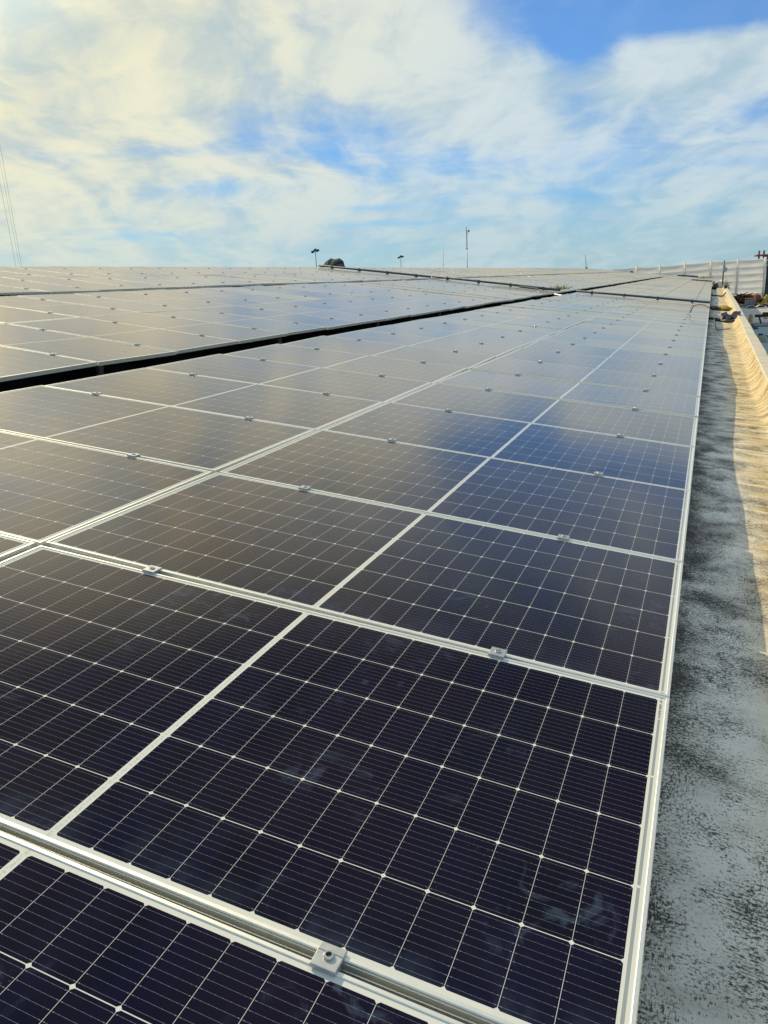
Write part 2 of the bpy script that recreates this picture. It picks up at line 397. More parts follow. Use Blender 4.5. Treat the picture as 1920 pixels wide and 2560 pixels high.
def rock_material():
    m = bpy.data.materials.new('rock'); m.use_nodes = True
    t = NT(m.node_tree); b = t.n['Principled BSDF']
    oc = t.new('ShaderNodeTexCoord').outputs['Object']
    n = t.noise(oc, 0.35, 6, 0.65, 0.6)
    nrm = t.new('ShaderNodeNewGeometry').outputs['Normal']
    up = t.xyz(nrm)[2]
    c = t.mix(t.ramp(n, 0.35, 0.65), (0.035, 0.042, 0.065, 1), (0.085, 0.085, 0.11, 1))
    c = t.mix(t.ramp(t.m('ADD', up, t.m('MULTIPLY', n, 0.7)), 0.75, 1.15), c, (0.035, 0.065, 0.05, 1))
    t.l.new(c, b.inputs['Base Color']); b.inputs['Roughness'].default_value = 0.95
    MATS['rock'] = m
rock_material()

# ------------------------------------------------------------------ object helpers
def tag(o, label=None, cat=None, group=None, kind=None):
    if label: o['label'] = label
    if cat: o['category'] = cat
    if group: o['group'] = group
    if kind: o['kind'] = kind
    return o
def mesh_obj(name, verts, faces, mats, parent=None, fmat=None, smooth=False, uvs=None):
    me = bpy.data.meshes.new(name)
    me.from_pydata([tuple(v) for v in verts], [], faces)
    for mm in (mats if isinstance(mats, (list, tuple)) else [mats]): me.materials.append(MATS[mm])
    if fmat:
        for p, i in zip(me.polygons, fmat): p.material_index = i
    if smooth:
        for p in me.polygons: p.use_smooth = True
    if uvs:
        lay = me.uv_layers.new(name='UVMap')
        for p in me.polygons:
            for li in p.loop_indices: lay.data[li].uv = uvs[me.loops[li].vertex_index]
    me.update()
    o = bpy.data.objects.new(name, me); col.objects.link(o)
    if parent: o.parent = parent
    return o
def empty(name, loc, rot=(0, 0, 0)):
    o = bpy.data.objects.new(name, None); col.objects.link(o)
    o.empty_display_size = 0.2; o.location = loc; o.rotation_euler = rot
    return o

class MB:
    """collects simple solids into one mesh"""
    def __init__(s): s.v = []; s.f = []; s.m = []
    def add(s, verts, faces, mi=0):
        b = len(s.v); s.v += [Vector(q) for q in verts]
        s.f += [tuple(b + i for i in f) for f in faces]; s.m += [mi] * len(faces)
    def box(s, c, d, mi=0, M=None, bev=0.0):
        x, y, z = d[0] / 2, d[1] / 2, d[2] / 2
        if bev:
            e = bev
            vs = []
            for zz, xx, yy in ((-z, x, y), (z - e, x, y), (z, x - e, y - e)):
                vs += [(-xx, -yy, zz), (xx, -yy, zz), (xx, yy, zz), (-xx, yy, zz)]
            fs = [(3, 2, 1, 0), (8, 9, 10, 11)]
            for l in (0, 4):
                for i in range(4):
                    j = (i + 1) % 4; fs.append((l + i, l + j, l + 4 + j, l + 4 + i))
        else:
            vs = [(-x, -y, -z), (x, -y, -z), (x, y, -z), (-x, y, -z), (-x, -y, z), (x, -y, z), (x, y, z), (-x, y, z)]
            fs = [(3, 2, 1, 0), (4, 5, 6, 7), (0, 1, 5, 4), (1, 2, 6, 5), (2, 3, 7, 6), (3, 0, 4, 7)]
        vs = [Vector(q) for q in vs]
        if M: vs = [M @ q for q in vs]
        s.add([q + Vector(c) for q in vs], fs, mi)
    def tube(s, pts, r, n=8, mi=0, cap=True):
        pts = [Vector(p) for p in pts]
        rr = r if isinstance(r, (list, tuple)) else [r] * len(pts)
        b = len(s.v); ref = None
        for i, p in enumerate(pts):
            d = (pts[min(i + 1, len(pts) - 1)] - pts[max(i - 1, 0)]).normalized()
            if ref is None:
                ref = Vector((0, 0, 1)) if abs(d.z) < 0.9 else Vector((1, 0, 0))
            a = (ref - d * ref.dot(d)).normalized(); ref = a; c = d.cross(a)
            for k in range(n):
                th = 2 * pi * k / n
                s.v.append(p + (a * cos(th) + c * sin(th)) * rr[i])
        for i in range(len(pts) - 1):
            for k in range(n):
                k2 = (k + 1) % n
                s.f.append((b + i * n + k, b + i * n + k2, b + (i + 1) * n + k2, b + (i + 1) * n + k)); s.m.append(mi)
        if cap:
            s.f.append(tuple(b + k for k in reversed(range(n)))); s.m.append(mi)
            s.f.append(tuple(b + (len(pts) - 1) * n + k for k in range(n))); s.m.append(mi)
    def build(s, name, mats, parent=None, smooth=False):
        return mesh_obj(name, s.v, s.f, mats, parent, s.m, smooth)

# ------------------------------------------------------------------ roof, ground, gutter
Y0, YEND = -7.0, 105.0
ARRAYS = [(0.0, 0.0, 0.0), (4.945, -0.012, R(1.1)), (9.87, 0.060, R(0.85))]   # u of right edge, height, extra tilt
def roof_pts(z):
    return [(0.10, z), (-2.2, z), (-4.7, z - 0.01), (-7.2, z + 0.035), (-9.6, z + 0.075), (-12.0, z + 0.10), (-14.6, z + 0.14), (-20.0, z - 0.9), (-32.0, z - 3.6)]
def build_roof():
    vs, fs = [], []
    prof = roof_pts(-0.30)
    ys = [Y0 + (YEND - Y0) * i / 56 for i in range(57)]
    for y in ys:
        for x, z in prof: vs.append(W(x, y, z))
    n = len(prof)
    for j in range(len(ys) - 1):
        for i in range(n - 1):
            a = j * n + i; fs.append((a, a + n, a + n + 1, a + 1))
    # end walls and far side down to the ground
    b = len(vs)
    for y in (Y0, YEND):
        s = len(vs)
        for x, z in prof: vs.append(W(x, y, z))
        for x, z in prof:
            q = W(x, y, z); vs.append(Vector((q.x, q.y, -9.0)))
        for i in range(n - 1):
            f = (s + i, s + i + 1, s + n + i + 1, s + n + i)
            fs.append(f if y == Y0 else tuple(reversed(f)))
    o = mesh_obj('roof', vs, fs, 'membrane')
    tag(o, 'dark waterproofed roof under the solar arrays', kind='structure')
build_roof()

GR = 3000
mesh_obj('ground', [(-GR, -GR, -9.0), (GR, -GR, -9.0), (GR, GR, -9.0), (-GR, GR, -9.0)], [(0, 1, 2, 3)], 'ground')['kind'] = 'structure'

GK = [(-8, -.235), (-1, -.235), (2.46, -.237), (3.15, -.223), (3.85, -.222), (5.0, -.188), (5.86, -.192), (6.8, -.22), (8.55, -.262),
      (9.95, -.292), (11.2, -.276), (14.2, -.25), (15.7, -.224), (19, -.235), (22, -.26), (25, -.22), (25.7, -.17), (26.2, -.23), (30, -.25), (36, -.22), (40, -.26), (46, -.21),
      (52, -.25), (60, -.22), (70, -.24), (106, -.24)]
def interp(K, y):
    if y <= K[0][0]: return K[0][1]
    for (a, p), (b, q) in zip(K, K[1:]):
        if y <= b:
            f = (y - a) / (b - a); f = f * f * (3 - 2 * f)
            return p + (q - p) * f
    return K[-1][1]
PK = [(-8, .70), (10, .705), (16, .715), (21, .74), (36, .80), (60, .85), (106, .92)]   # inner top edge of the parapet
ZTOP = -0.072
GUT_PROF = [0.0, 0.04, 0.1, 0.16, 0.22, 0.28, 0.34, 0.4, 0.46, 0.52, 0.58, 0.64, 0.70, 0.76, 0.79, 0.82, 0.85, 0.88, 0.91, 0.94, 0.97, 1.0]
def gut_point(f, y):
    """f 0..1 across the gutter, from below the panel edge to the top inner edge of the parapet"""
    xt = interp(PK, y)
    zb = interp(GK, y)
    x = -0.07 + (xt + 0.07) * min(1.0, f * 1.06 if f < 0.9 else 0.954 + (f - 0.9) * 0.46)
    wob = mnoise.noise(Vector((x * 2.0, y * 1.3, 0))) * 0.006 + mnoise.noise(Vector((x * 7, y * 4.0, 5))) * 0.003
    t = max(0.0, (f - 0.79) / 0.21)
    z = zb + wob * (1 - t) + (ZTOP - zb) * (t ** 1.5)
    if t > 0: x += 0.006 * mnoise.noise(Vector((y * 1.7, 3.3, 0))) * t
    return x, z
def build_gutter():
    ys = []
    y = Y0
    while y < YEND:
        ys.append(y); y += 0.06 if -1 < y < 14 else (0.12 if y < 32 else 0.35)
    ys.append(YEND)
    vs, fs, uvs = [], [], []
    n = len(GUT_PROF)
    for y in ys:
        for f in GUT_PROF:
            x, z = gut_point(f, y)
            vs.append(W(x, y, z)); uvs.append((f * 0.80, y))
    for j in range(len(ys) - 1):
        for i in range(n - 1):
            a = j * n + i; fs.append((a, a + 1, a + n + 1, a + n))
    # little riser from the membrane to the gutter, below the panels
    b = len(vs)
    for y in ys:
        x, z = gut_point(0.0, y)
        vs.append(W(x - 0.004, y, -0.315)); uvs.append((-0.1, y))
    for j in range(len(ys) - 1):
        fs.append((b + j, j * n, (j + 1) * n, b + j + 1))
    o = mesh_obj('roof_gutter', vs, fs, 'weathered_paint', smooth=True, uvs=uvs)
    tag(o, 'white painted concrete gutter stained black and ochre, sunlit yellow coloured in by the parapet', kind='structure')
    # parapet
    vs, fs = [], []
    for y in ys:
        x, z = gut_point(1.0, y)
        wt = 0.205 + 0.012 * mnoise.noise(Vector((y * 0.9, 9, 0)))
        zo = mnoise.noise(Vector((y * 0.7, 1, 4))) * 0.008
        q = [W(x - 0.004, y, z - 0.04), W(x - 0.001, y, z + 0.004), W(x + 0.012, y, z + 0.018 + zo), W(x + wt - 0.02, y, z + 0.012 + zo), W(x + wt, y, z - 0.004)]
        q.append(Vector((q[-1].x + 0.004, y, -9.0)))
        vs += q
    for j in range(len(ys) - 1):
        for i in range(5):
            a = j * 6 + i; fs.append((a, a + 1, a + 7, a + 6))
    for j, rev in ((0, False), (len(ys) - 1, True)):
        f = tuple(j * 6 + i for i in range(6)); fs.append(tuple(reversed(f)) if not rev else f)
    o = mesh_obj('parapet_wall', vs, fs, 'parapet_paint', smooth=False)
    tag(o, 'low cream parapet wall running along the right edge of the roof', 'parapet')
build_gutter()

# ------------------------------------------------------------------ solar panels
def frame_mesh():
    P = [(0.0, 0.0), (0.0, 0.011), (0.0012, 0.012), (0.0012, 0.0145), (0.0, 0.0155), (0.0, 0.0265), (0.0009, 0.0272), (0.0009, 0.0285), (0.0, 0.0292),
         (0.0, 0.0332), (0.0016, FT), (LIP - 0.0012, FT), (LIP, FT - 0.0010), (LIP, FT - 0.006)]
    vs, fs = [], []
    for i, z in P:
        x, y = LEN / 2 - i, WID / 2 - i
        vs += [(-x, -y, z), (x, -y, z), (x, y, z), (-x, y, z)]
    for k in range(len(P) - 1):
        for i in range(4):
            j = (i + 1) % 4
            fs.append((4 * k + i, 4 * k + j, 4 * k + 4 + j, 4 * k + 4 + i))
    return vs, fs
FV, FF = frame_mesh()
GZ = FT - 0.0028
def glass_mesh():
    x, y = GL / 2 + 0.0003, GW / 2 + 0.0003
    vs = [(-x, -y, GZ), (x, -y, GZ), (x, y, GZ), (-x, y, GZ), (-x, -y, GZ - 0.005), (x, -y, GZ - 0.005), (x, y, GZ - 0.005), (-x, y, GZ - 0.005)]
    fs = [(0, 1, 2, 3), (7, 6, 5, 4)]
    uvs = [(0, 0), (GL, 0), (GL, GW), (0, GW)] * 2
    return vs, fs, uvs
GV, GF, GU = glass_mesh()
CL_T = 0.0075
def clamp_mb(detail=True):
    b = MB()
    z0 = FT + 0.0006
    b.box((0, -0.0085, z0 + CL_T / 2), (0.047, 0.0315, CL_T), 0, None, 0.0012)
    b.box((0, 0.0165, z0 + CL_T / 2 - 0.0004), (0.047, 0.0165, CL_T - 0.0008), 0, None, 0.0012)
    b.box((0, 0, z0 - 0.012), (0.043, 0.015, 0.022), 0)
    return b
def bolt_mb():
    b = MB()
    z = FT + CL_T + 0.0006
    n = 20
    ring = [(0.0092, 0.0), (0.0092, 0.0035), (0.0080, 0.0052), (0.0052, 0.0052), (0.0046, 0.0022)]
    vs, fs = [], []
    for r, h in ring:
        for k in range(n): vs.append((r * cos(2 * pi * k / n), r * sin(2 * pi * k / n), z + h))
    for i in range(len(ring) - 1):
        for k in range(n):
            k2 = (k + 1) % n; fs.append((i * n + k, i * n + k2, (i + 1) * n + k2, (i + 1) * n + k))
    b.add(vs, fs, 0)
    b.add([(0.0047 * cos(2 * pi * k / 6), 0.0047 * sin(2 * pi * k / 6), z + 0.0024) for k in range(6)], [(0, 1, 2, 3, 4, 5)], 1)
    return b
CX = [(-0.2795 * LEN), (0.2795 * LEN)]

def panel_transform(arr, c, row):
    u0, h, ti = ARRAYS[arr]
    uc = (c + 0.5) * PITCH_U - 0.0
    x, z = -(u0 + uc * cos(ti)), h + uc * sin(ti)
    y = (row + 0.5) * PITCH_V
    # settle the top of the frame on the plane
    n = Vector((sin(SLOPE + ti), 0, cos(SLOPE + ti)))
    rnd = random.Random(arr * 9973 + c * 331 + row * 7)
    rot = (rnd.gauss(0, 1) * R(0.42), SLOPE + ti + rnd.gauss(0, 1) * R(0.20), 0.0)
    loc = W(x, y, z) - n * FT + n * rnd.uniform(-0.0015, 0.0015)
    return loc, rot

from mathutils import Euler
def proj_area(loc, rot):
    M = Matrix.Translation(loc) @ Euler(rot).to_matrix().to_4x4()
    inside, area = 0, 0.0
    N = 9
    g = [[project(M @ Vector((-LEN / 2 + LEN * i / N, -WID / 2 + WID * j / N, FT))) for j in range(N + 1)] for i in range(N + 1)]
    for i in range(N):
        for j in range(N):
            q = [g[i][j], g[i + 1][j], g[i + 1][j + 1], g[i][j + 1]]
            if any(p is None for p in q): continue
            cx, cy = sum(p[0] for p in q) / 4, sum(p[1] for p in q) / 4
            if 0 <= cx < 1920 and 0 <= cy < 2560:
                area += abs(sum(q[k][0] * q[(k + 1) % 4][1] - q[(k + 1) % 4][0] * q[k][1] for k in range(4))) / 2
    return area

ROWS_END = 88
cands = []
for arr in range(3):
    for c in range(2):
        for row in range(-3, ROWS_END):
            if arr == 2 and row < 3: continue
            loc, rot = panel_transform(arr, c, row)
            cands.append((proj_area(loc, rot), arr, c, row, loc, rot))
cands.sort(key=lambda q: -q[0])
single = [q for q in cands[:300] if q[0] > 1.0]
rest = cands[len(single):]

ORD1 = ['first', 'second', 'third', 'fourth', 'fifth', 'sixth', 'seventh', 'eighth', 'ninth', 'tenth', 'eleventh', 'twelfth', 'thirteenth', 'fourteenth',
        'fifteenth', 'sixteenth', 'seventeenth', 'eighteenth', 'nineteenth']
TENS = {20: ('twentieth', 'twenty'), 30: ('thirtieth', 'thirty'), 40: ('fortieth', 'forty'), 50: ('fiftieth', 'fifty'), 60: ('sixtieth', 'sixty'), 70: ('seventieth', 'seventy')}
def ordinal(n):
    if n < 20: return ORD1[n - 1]
    a, b = n // 10 * 10, n % 10
    return TENS[a][0] if b == 0 else TENS[a][1] + '-' + ORD1[b - 1]
COLS = {(0, 0): 'column beside the gutter', (0, 1): 'second column from the gutter', (1, 0): 'right column of the middle array',
        (1, 1): 'left column of the middle array', (2, 0): 'right column of the ridge array', (2, 1): 'column along the ridge'}
first_row = {}
for q in single:
    k = (q[1], q[2]); first_row[k] = min(first_row.get(k, 999), q[3])
last_row = {}
for q in single:
    k = (q[1], q[2]); last_row[k] = max(last_row.get(k, -99), q[3])
def look(arr, row):
    if arr == 0: return 'navy-black' if row < 1 else ('dark navy' if row < 3 else ('purplish grey' if row < 8 else 'pale grey'))
    return 'pale beige-grey'

frame_me = glass_me = clamp_me = bolt_me = whole_me = None
def child(name, me, parent, loc=(0, 0, 0)):
    o = bpy.data.objects.new(name, me); col.objects.link(o); o.parent = parent; o.location = loc
    return o
fo = mesh_obj('frame', FV, FF, 'frame_aluminium'); frame_me = fo.data; bpy.data.objects.remove(fo)
go = mesh_obj('glass', GV, GF, ['solar_glass', 'back_plastic'], fmat=[0, 1], uvs=GU); glass_me = go.data; bpy.data.objects.remove(go)
co = clamp_mb().build('clamp', 'clamp_aluminium'); clamp_me = co.data; bpy.data.objects.remove(co)
bo = bolt_mb().build('bolt', ['bolt_steel', 'socket_dark']); bolt_me = bo.data; bpy.data.objects.remove(bo)
def whole_mesh():
    vs = [Vector(v) for v in FV]; fs = list(FF); fm = [0] * len(FF); uv = [(0, 0)] * len(FV)
    b = len(vs); vs += [Vector(v) for v in GV]; fs += [tuple(b + i for i in f) for f in GF]; fm += [1, 2]; uv += GU
    for cx in CX:
        cb = clamp_mb(); bb = bolt_mb()
        for mb, mi in ((cb, 3), (bb, 4)):
            b = len(vs); vs += [v + Vector((cx, WID / 2 + 0.011, 0)) for v in mb.v]
            fs += [tuple(b + i for i in f) for f in mb.f]; fm += [mi] * len(mb.f); uv += [(0, 0)] * len(mb.v)
    return vs, fs, fm, uv
WV, WF, WM, WU = whole_mesh()
WMATS = ['frame_aluminium', 'solar_glass', 'back_plastic', 'clamp_aluminium', 'bolt_steel']
wo = mesh_obj('solar_panel', WV, WF, WMATS, fmat=WM, uvs=WU); whole_me = wo.data; bpy.data.objects.remove(wo)

single.sort(key=lambda q: (q[3], q[1], q[2]))
for area, arr, c, row, loc, rot in single:
    k = (arr, c)
    n = row - first_row[k] + 1
    lab = '%s solar panel, %s from the camera in the %s' % (look(arr, row), ordinal(n), COLS[k])
    if area > 900:
        o = empty('solar_panel', loc, rot)
        child('frame', frame_me, o); child('glass', glass_me, o)
        for cx in CX:
            cl_ = child('clamp', clamp_me, o, (cx, WID / 2 + 0.011, 0))
            if area > 4500: child('bolt', bolt_me, cl_)
    else:
        o = bpy.data.objects.new('solar_panel', whole_me); col.objects.link(o)
        o.location = loc; o.rotation_euler = rot
    tag(o, lab, 'solar panel', 'solar panels laid in rows on the roof')

# the far ends of the arrays and the unseen outlying panels as one mass
vs, fs, fm, uv = [], [], [], []
SV = [(-LEN / 2, -WID / 2), (LEN / 2, -WID / 2), (LEN / 2, WID / 2), (-LEN / 2, WID / 2)]
for area, arr, c, row, loc, rot in rest:
    if row < -2: continue
    M = Matrix.Translation(loc) @ Euler(rot).to_matrix().to_4x4()
    b = len(vs); vs += [M @ v for v in map(Vector, WV)]
    fs += [tuple(b + i for i in f) for f in WF]; fm += WM; uv += WU
ro_ = mesh_obj('solar_panel', vs, fs, WMATS, fmat=fm, uvs=uv)
tag(ro_, 'distant pale grey solar panels at the far end of the roof, plus unseen outlying ones', 'solar panel', 'solar panels laid in rows on the roof', 'stuff')

# serial number stickers are part of the nearest panels' margin: printed bars on white
def sticker(parent):
    b = MB()
    x = LEN / 2 - LIP - 0.0125
    z = GZ + 0.0006
    y0 = WID / 2 - LIP - 0.115
    b.add([(x - 0.004, y0, z), (x + 0.004, y0, z), (x + 0.004, y0 + 0.085, z), (x - 0.004, y0 + 0.085, z)], [(0, 1, 2, 3)], 0)
    rr = random.Random(3)
    y = y0 + 0.004
    while y < y0 + 0.078:
        wv = rr.uniform(0.0012, 0.004)
        b.add([(x - 0.003, y, z + 0.0003), (x + 0.003, y, z + 0.0003), (x + 0.003, y + wv, z + 0.0003), (x - 0.003, y + wv, z + 0.0003)], [(0, 1, 2, 3)], 1)
        y += wv + rr.uniform(0.0012, 0.004)
    return b.build('serial_sticker', ['white_plastic', 'socket_dark'], parent)
for o in list(col.objects):
    if o.get('label', '').endswith('in the column beside the gutter') and o.type == 'EMPTY':
        if o.location.y < 5.0: sticker(o)

# rails that carry the panels
for arr in range(3):
    u0, h, ti = ARRAYS[arr]
    for c in range(2):
        for s in (0, 1):
            uc = (c + 0.5) * PITCH_U - CX[s]
            x, z = -(u0 + uc * cos(ti)), h + uc * sin(ti) - FT
            b = MB()
            M = Matrix.Rotation(SLOPE, 3, 'Y')
            zr = -0.30 + 0.02
            hgt = z - (-0.31 + (0.0 if arr == 0 else 0.0))
            ya, yb = -2 * PITCH_V - 0.1, ROWS_END * PITCH_V + 0.1
            b.box(W(x, (ya + yb) / 2, z - 0.0225), (0.04, yb - ya, 0.043), 0, M)
            for i in range(30):
                y = ya + 0.5 + (yb - ya - 1.0) * i / 29
                zb = interp(sorted([(p[0], p[1]) for p in roof_pts(-0.30)]), x) - 0.02
                b.box(W(x, y, (z - 0.045 + zb) / 2), (0.035, 0.06, z - 0.045 - zb), 0, M)
            o = b.build('mounting_rail', 'rail_aluminium')
            side = ('right', 'left')[1 - s]
            tag(o, 'aluminium mounting rail under the %s half of the %s' % ('left' if s == 0 else 'right', COLS[(arr, c)]), 'rail', 'mounting rails under the panels')

# ------------------------------------------------------------------ conduits crossing the arrays
def conduit(arr, y, ua, ub, r, label, dy=0.0, nb=4):
    u0, h, ti = ARRAYS[arr]
    def P(u, yy, up): return W(-(u0 + u * cos(ti)), yy, h + u * sin(ti) + up)
    o = empty('conduit', P(ua, y, 0.0))
    inv = o.location.copy()
    b = MB(); b.tube([P(ua, y, r + 0.03) - inv, P((ua + ub) / 2, y + dy / 2, r + 0.034) - inv, P(ub, y + dy, r + 0.03) - inv], r, 10)
    b.build('pipe', 'conduit_grey', o, True)
    M = Matrix.Rotation(SLOPE + ti, 3, 'Y')
    for i in range(nb):
        f = (i + 0.5) / nb
        u = ua + (ub - ua) * f; yy = y + dy * f
        k = MB()
        k.box(P(u, yy, 0.016) - inv, (0.07, 0.16, 0.03), 0, M)
        k.box(P(u, yy, 2 * r + 0.038) - inv, (0.05, 2 * r + 0.02, 0.012), 0, M)
        k.box(P(u, yy - r - 0.006, r + 0.02) - inv, (0.05, 0.01, 2 * r + 0.03), 0, M)
        k.build('bracket', 'conduit_grey', o)
    tag(o, label, 'conduit', 'conduits crossing the arrays')
YC = 24 * PITCH_V + 0.25
conduit(0, YC, 0.02, 4.40, 0.036, 'blue-grey conduit crossing the array beside the gutter')
conduit(1, YC, 0.0, 4.75, 0.036, 'blue-grey conduit crossing the middle array')
conduit(2, YC, -0.12, 4.50, 0.036, 'blue-grey conduit crossing the ridge array up to the crest')
conduit(0, 66 * PITCH_V, 0.03, 1.75, 0.05, 'short dark conduit on the far panels beside the gutter', 0, 2)
conduit(0, 87.6 * PITCH_V, 1.6, 3.9, 0.09, 'dark conduit at the far end of the array, before the white tarpaulin wall', 0, 2)

# loose aluminium profiles at the corner of the middle array, and one lying in the gap
u0, h, ti = ARRAYS[1]
for i, (ua, ub, ya, yb) in enumerate(((0.45, 1.75, YC + 0.25, YC + 0.45), (0.75, 1.45, YC - 0.18, YC - 0.05))):
    b = MB()
    A, B_ = W(-(u0 + ua), ya, h + ua * ti + 0.035), W(-(u0 + ub), yb, h + ub * ti + 0.045)
    b.tube([A, B_], 0.035, 4)
    tag(b.build('aluminium_profile', 'rail_aluminium'), ('grey aluminium profile lying behind the conduit of the middle array' if i == 0 else 'pale aluminium profile lying before the conduit of the middle array'), 'profile')
b = MB(); b.tube([W(-4.42, 22.6 * PITCH_V, -0.06), W(-5.0, 23.2 * PITCH_V, -0.05)], 0.03, 4)
tag(b.build('aluminium_profile', 'rail_aluminium'), 'short aluminium profile bridging the dark gap between two arrays', 'profile')

def grass_clump(name, base, n, size, spread, m, label, cat):
    b = MB(); rr = random.Random(5)
    for i in range(n):
        a = rr.uniform(0, 2 * pi); r0 = rr.random() * spread
        p = Vector((r0 * cos(a), r0 * sin(a) * 0.6, 0)); d = Vector((rr.uniform(-1, 1), rr.uniform(-.6, .6), rr.uniform(0.05, 0.8))).normalized()
        q = d.cross(Vector((0, 0, 1))).normalized() * size * 0.06
        L = size * rr.uniform(0.5, 1.1)
        b.add([base + p - q, base + p + q, base + p + d * L * 0.6 + q * 0.8 - Vector((0, 0, L * .05)), base + p + d * L - Vector((0, 0, L * .25 * rr.random()))], [(0, 1, 2, 3)])
    tag(b.build(name, m), label, cat)
grass_clump('dry_grass', W(-(u0 + 0.25), YC + 1.0, 0.02), 90, 0.30, 0.42, 'straw', 'tuft of dry yellow straw lying on the middle array behind its conduit', 'straw')
grass_clump('dry_grass', W(-0.95, 85.0 * PITCH_V, 0.01), 160, 0.40, 1.1, 'straw', 'dry straw lying on the far panels near the end of the gutter', 'straw')

# ------------------------------------------------------------------ things lying on the panels and in the gutter
def cable(name, pts, r, m, label, cat, n=8, sub=8):
    P = [Vector(p) for p in pts]; out = []
    for i in range(len(P) - 1):
        p0, p1, p2, p3 = P[max(i - 1, 0)], P[i], P[i + 1], P[min(i + 2, len(P) - 1)]
        for k in range(sub):
            f = k / sub
            out.append(0.5 * ((2 * p1) + (p2 - p0) * f + (2 * p0 - 5 * p1 + 4 * p2 - p3) * f * f + (3 * p1 - p0 - 3 * p2 + p3) * f ** 3))
    out.append(P[-1])
    b = MB(); b.tube(out, r, n)
    o = b.build(name, m, None, True); tag(o, label, cat); return o
def gz(x, y):
    best = min((abs(gut_point(f / 40, y)[0] - x), gut_point(f / 40, y)[1]) for f in range(41))
    return best[1]
YB = 19.6
cable('black_cable', [W(-0.46, YB + 1.6, 0.03), W(-0.40, YB + 1.4, 0.20), W(-0.22, YB + 1.0, 0.27), W(-0.02, YB + .7, 0.20), W(0.12, YB + .35, 0.0), W(0.22, YB - .1, gz(0.22, YB - .1) + 0.02), W(0.40, YB + .4, gz(0.4, YB + .4) + 0.02), W(0.52, YB + .8, gz(.52, YB + .8) + .02)],
      0.011, 'black_rubber', 'thin black cable looping off the panel edge into the gutter', 'cable')
cable('black_hose', [W(-0.02, 23.4, gz(0, 23.4) + .04), W(0.16, 23.2, gz(.16, 23.2) + .07), W(0.3, 23.3, gz(.3, 23.3) + .04), W(0.5, 23.1, gz(.5, 23.1) + .03), W(0.66, 23.4, gz(.66, 23.4) + .03)],
      0.035, 'black_rubber', 'thick black hose lying across the gutter below the blue tarpaulin', 'hose')
cable('black_cable', [W(0.0, 44.5, gz(0, 44.5) + .05), W(0.3, 44.2, gz(.3, 44.2) + .05), W(0.58, 44.6, gz(.58, 44.6) + .05), W(0.72, 45.6, -.02)],
      0.035, 'black_rubber', 'black cable crossing the far end of the gutter near the dark sack', 'cable')
def lumpy(name, c, d, m, label, cat, seed=0, amp=0.35, seg=18, M=None):
    vs, fs = [], []
    rings = seg // 2
    for i in range(rings + 1):
        th = pi * i / rings
        for k in range(seg):
            ph = 2 * pi * k / seg
            p = Vector((sin(th) * cos(ph), sin(th) * sin(ph), cos(th)))
            q = 1 + amp * mnoise.noise(p * 1.8 + Vector((seed, 0, 0))) + amp * 0.5 * mnoise.noise(p * 4.5 + Vector((0, seed, 0)))
            p = p * q
            p = Vector((p.x * d[0] / 2, p.y * d[1] / 2, p.z * d[2] / 2))
            if M: p = M @ p
            vs.append(Vector(c) + p)
    for i in range(rings):
        for k in range(seg):
            k2 = (k + 1) % seg; fs.append((i * seg + k, (i + 1) * seg + k, (i + 1) * seg + k2, i * seg + k2))
    o = mesh_obj(name, vs, fs, m)
    if label: tag(o, label, cat)
    return o
# crumpled blue tarpaulin
def blue_tarp():
    vs, fs = [], []
    nx, ny = 26, 14
    a0 = Vector((0.34, 24.3)); 
    for j in range(ny + 1):
        for i in range(nx + 1):
            fx, fy = i / nx, j / ny
            x = 0.36 + 0.42 * fx + 0.03 * sin(fy * 9); y = 23.6 + 2.6 * fy * (1 - 0.45 * fx) + 0.25 * sin(fx * 11)
            env = sin(pi * min(1, fy * 1.05)) ** 0.6
            z = 0.10 * env * (0.4 + 0.6 * fx) + 0.16 * env * abs(mnoise.noise(Vector((fx * 4.5, fy * 3, 2)))) + 0.08 * abs(mnoise.noise(Vector((fx * 9, fy * 7, 6))))
            z += 0.05 * env * max(0, (fx - 0.6) / 0.4)
            xx = min(x, interp(PK, y) + 0.05)
            vs.append(W(x, y, max(gz(min(x, 0.72), y), -0.3) + 0.02 + 0.75 * max(0, z)))
    for j in range(ny):
        for i in range(nx):
            a = j * (nx + 1) + i; fs.append((a, a + 1, a + nx + 2, a + nx + 1))
    o = mesh_obj('blue_tarpaulin', vs, fs, 'blue_tarp')
    md = o.modifiers.new('thick', 'SOLIDIFY'); md.thickness = 0.006
    tag(o, 'crumpled dark blue tarpaulin lying in the gutter against the parapet', 'tarpaulin')
blue_tarp()
lumpy('rag', W(0.24, 23.6, gz(0.24, 23.6) + 0.025), (0.16, 0.5, 0.05), 'pot', 'small flat pinkish rag beside the blue tarpaulin in the gutter', 'rag', 3)
lumpy('yellow_sack', W(0.48, 30.3, gz(0.48, 30.3) + 0.06), (0.52, 0.6, 0.18), 'yellow_sack', 'flattened yellow sack lying in the gutter behind the tarpaulin', 'sack', 8)
lumpy('black_sack', W(0.12, 30.0, gz(0.12, 30) + 0.06), (0.42, 0.5, 0.16), 'black_plastic', 'flat black sack beside the yellow sack in the gutter', 'sack', 5)
lumpy('black_sack', W(0.20, 59.5, gz(0.2, 59.5) + 0.22), (0.44, 0.6, 0.52), 'black_plastic', 'upright black sack at the far end of the gutter', 'sack', 2, 0.3)
lumpy('white_bag', W(0.28, 60.2, gz(0.28, 60.2) + 0.48), (0.16, 0.2, 0.16), 'white_plastic', 'small white bag on top of the black sack at the far end', 'bag', 4)
b = MB()
for i, (x, y, s) in enumerate(((0.86, 58.0, 0.2),)):
    b.box(W(x, y, 0.03), (s, s, 0.22), 0, RY, 0.02)
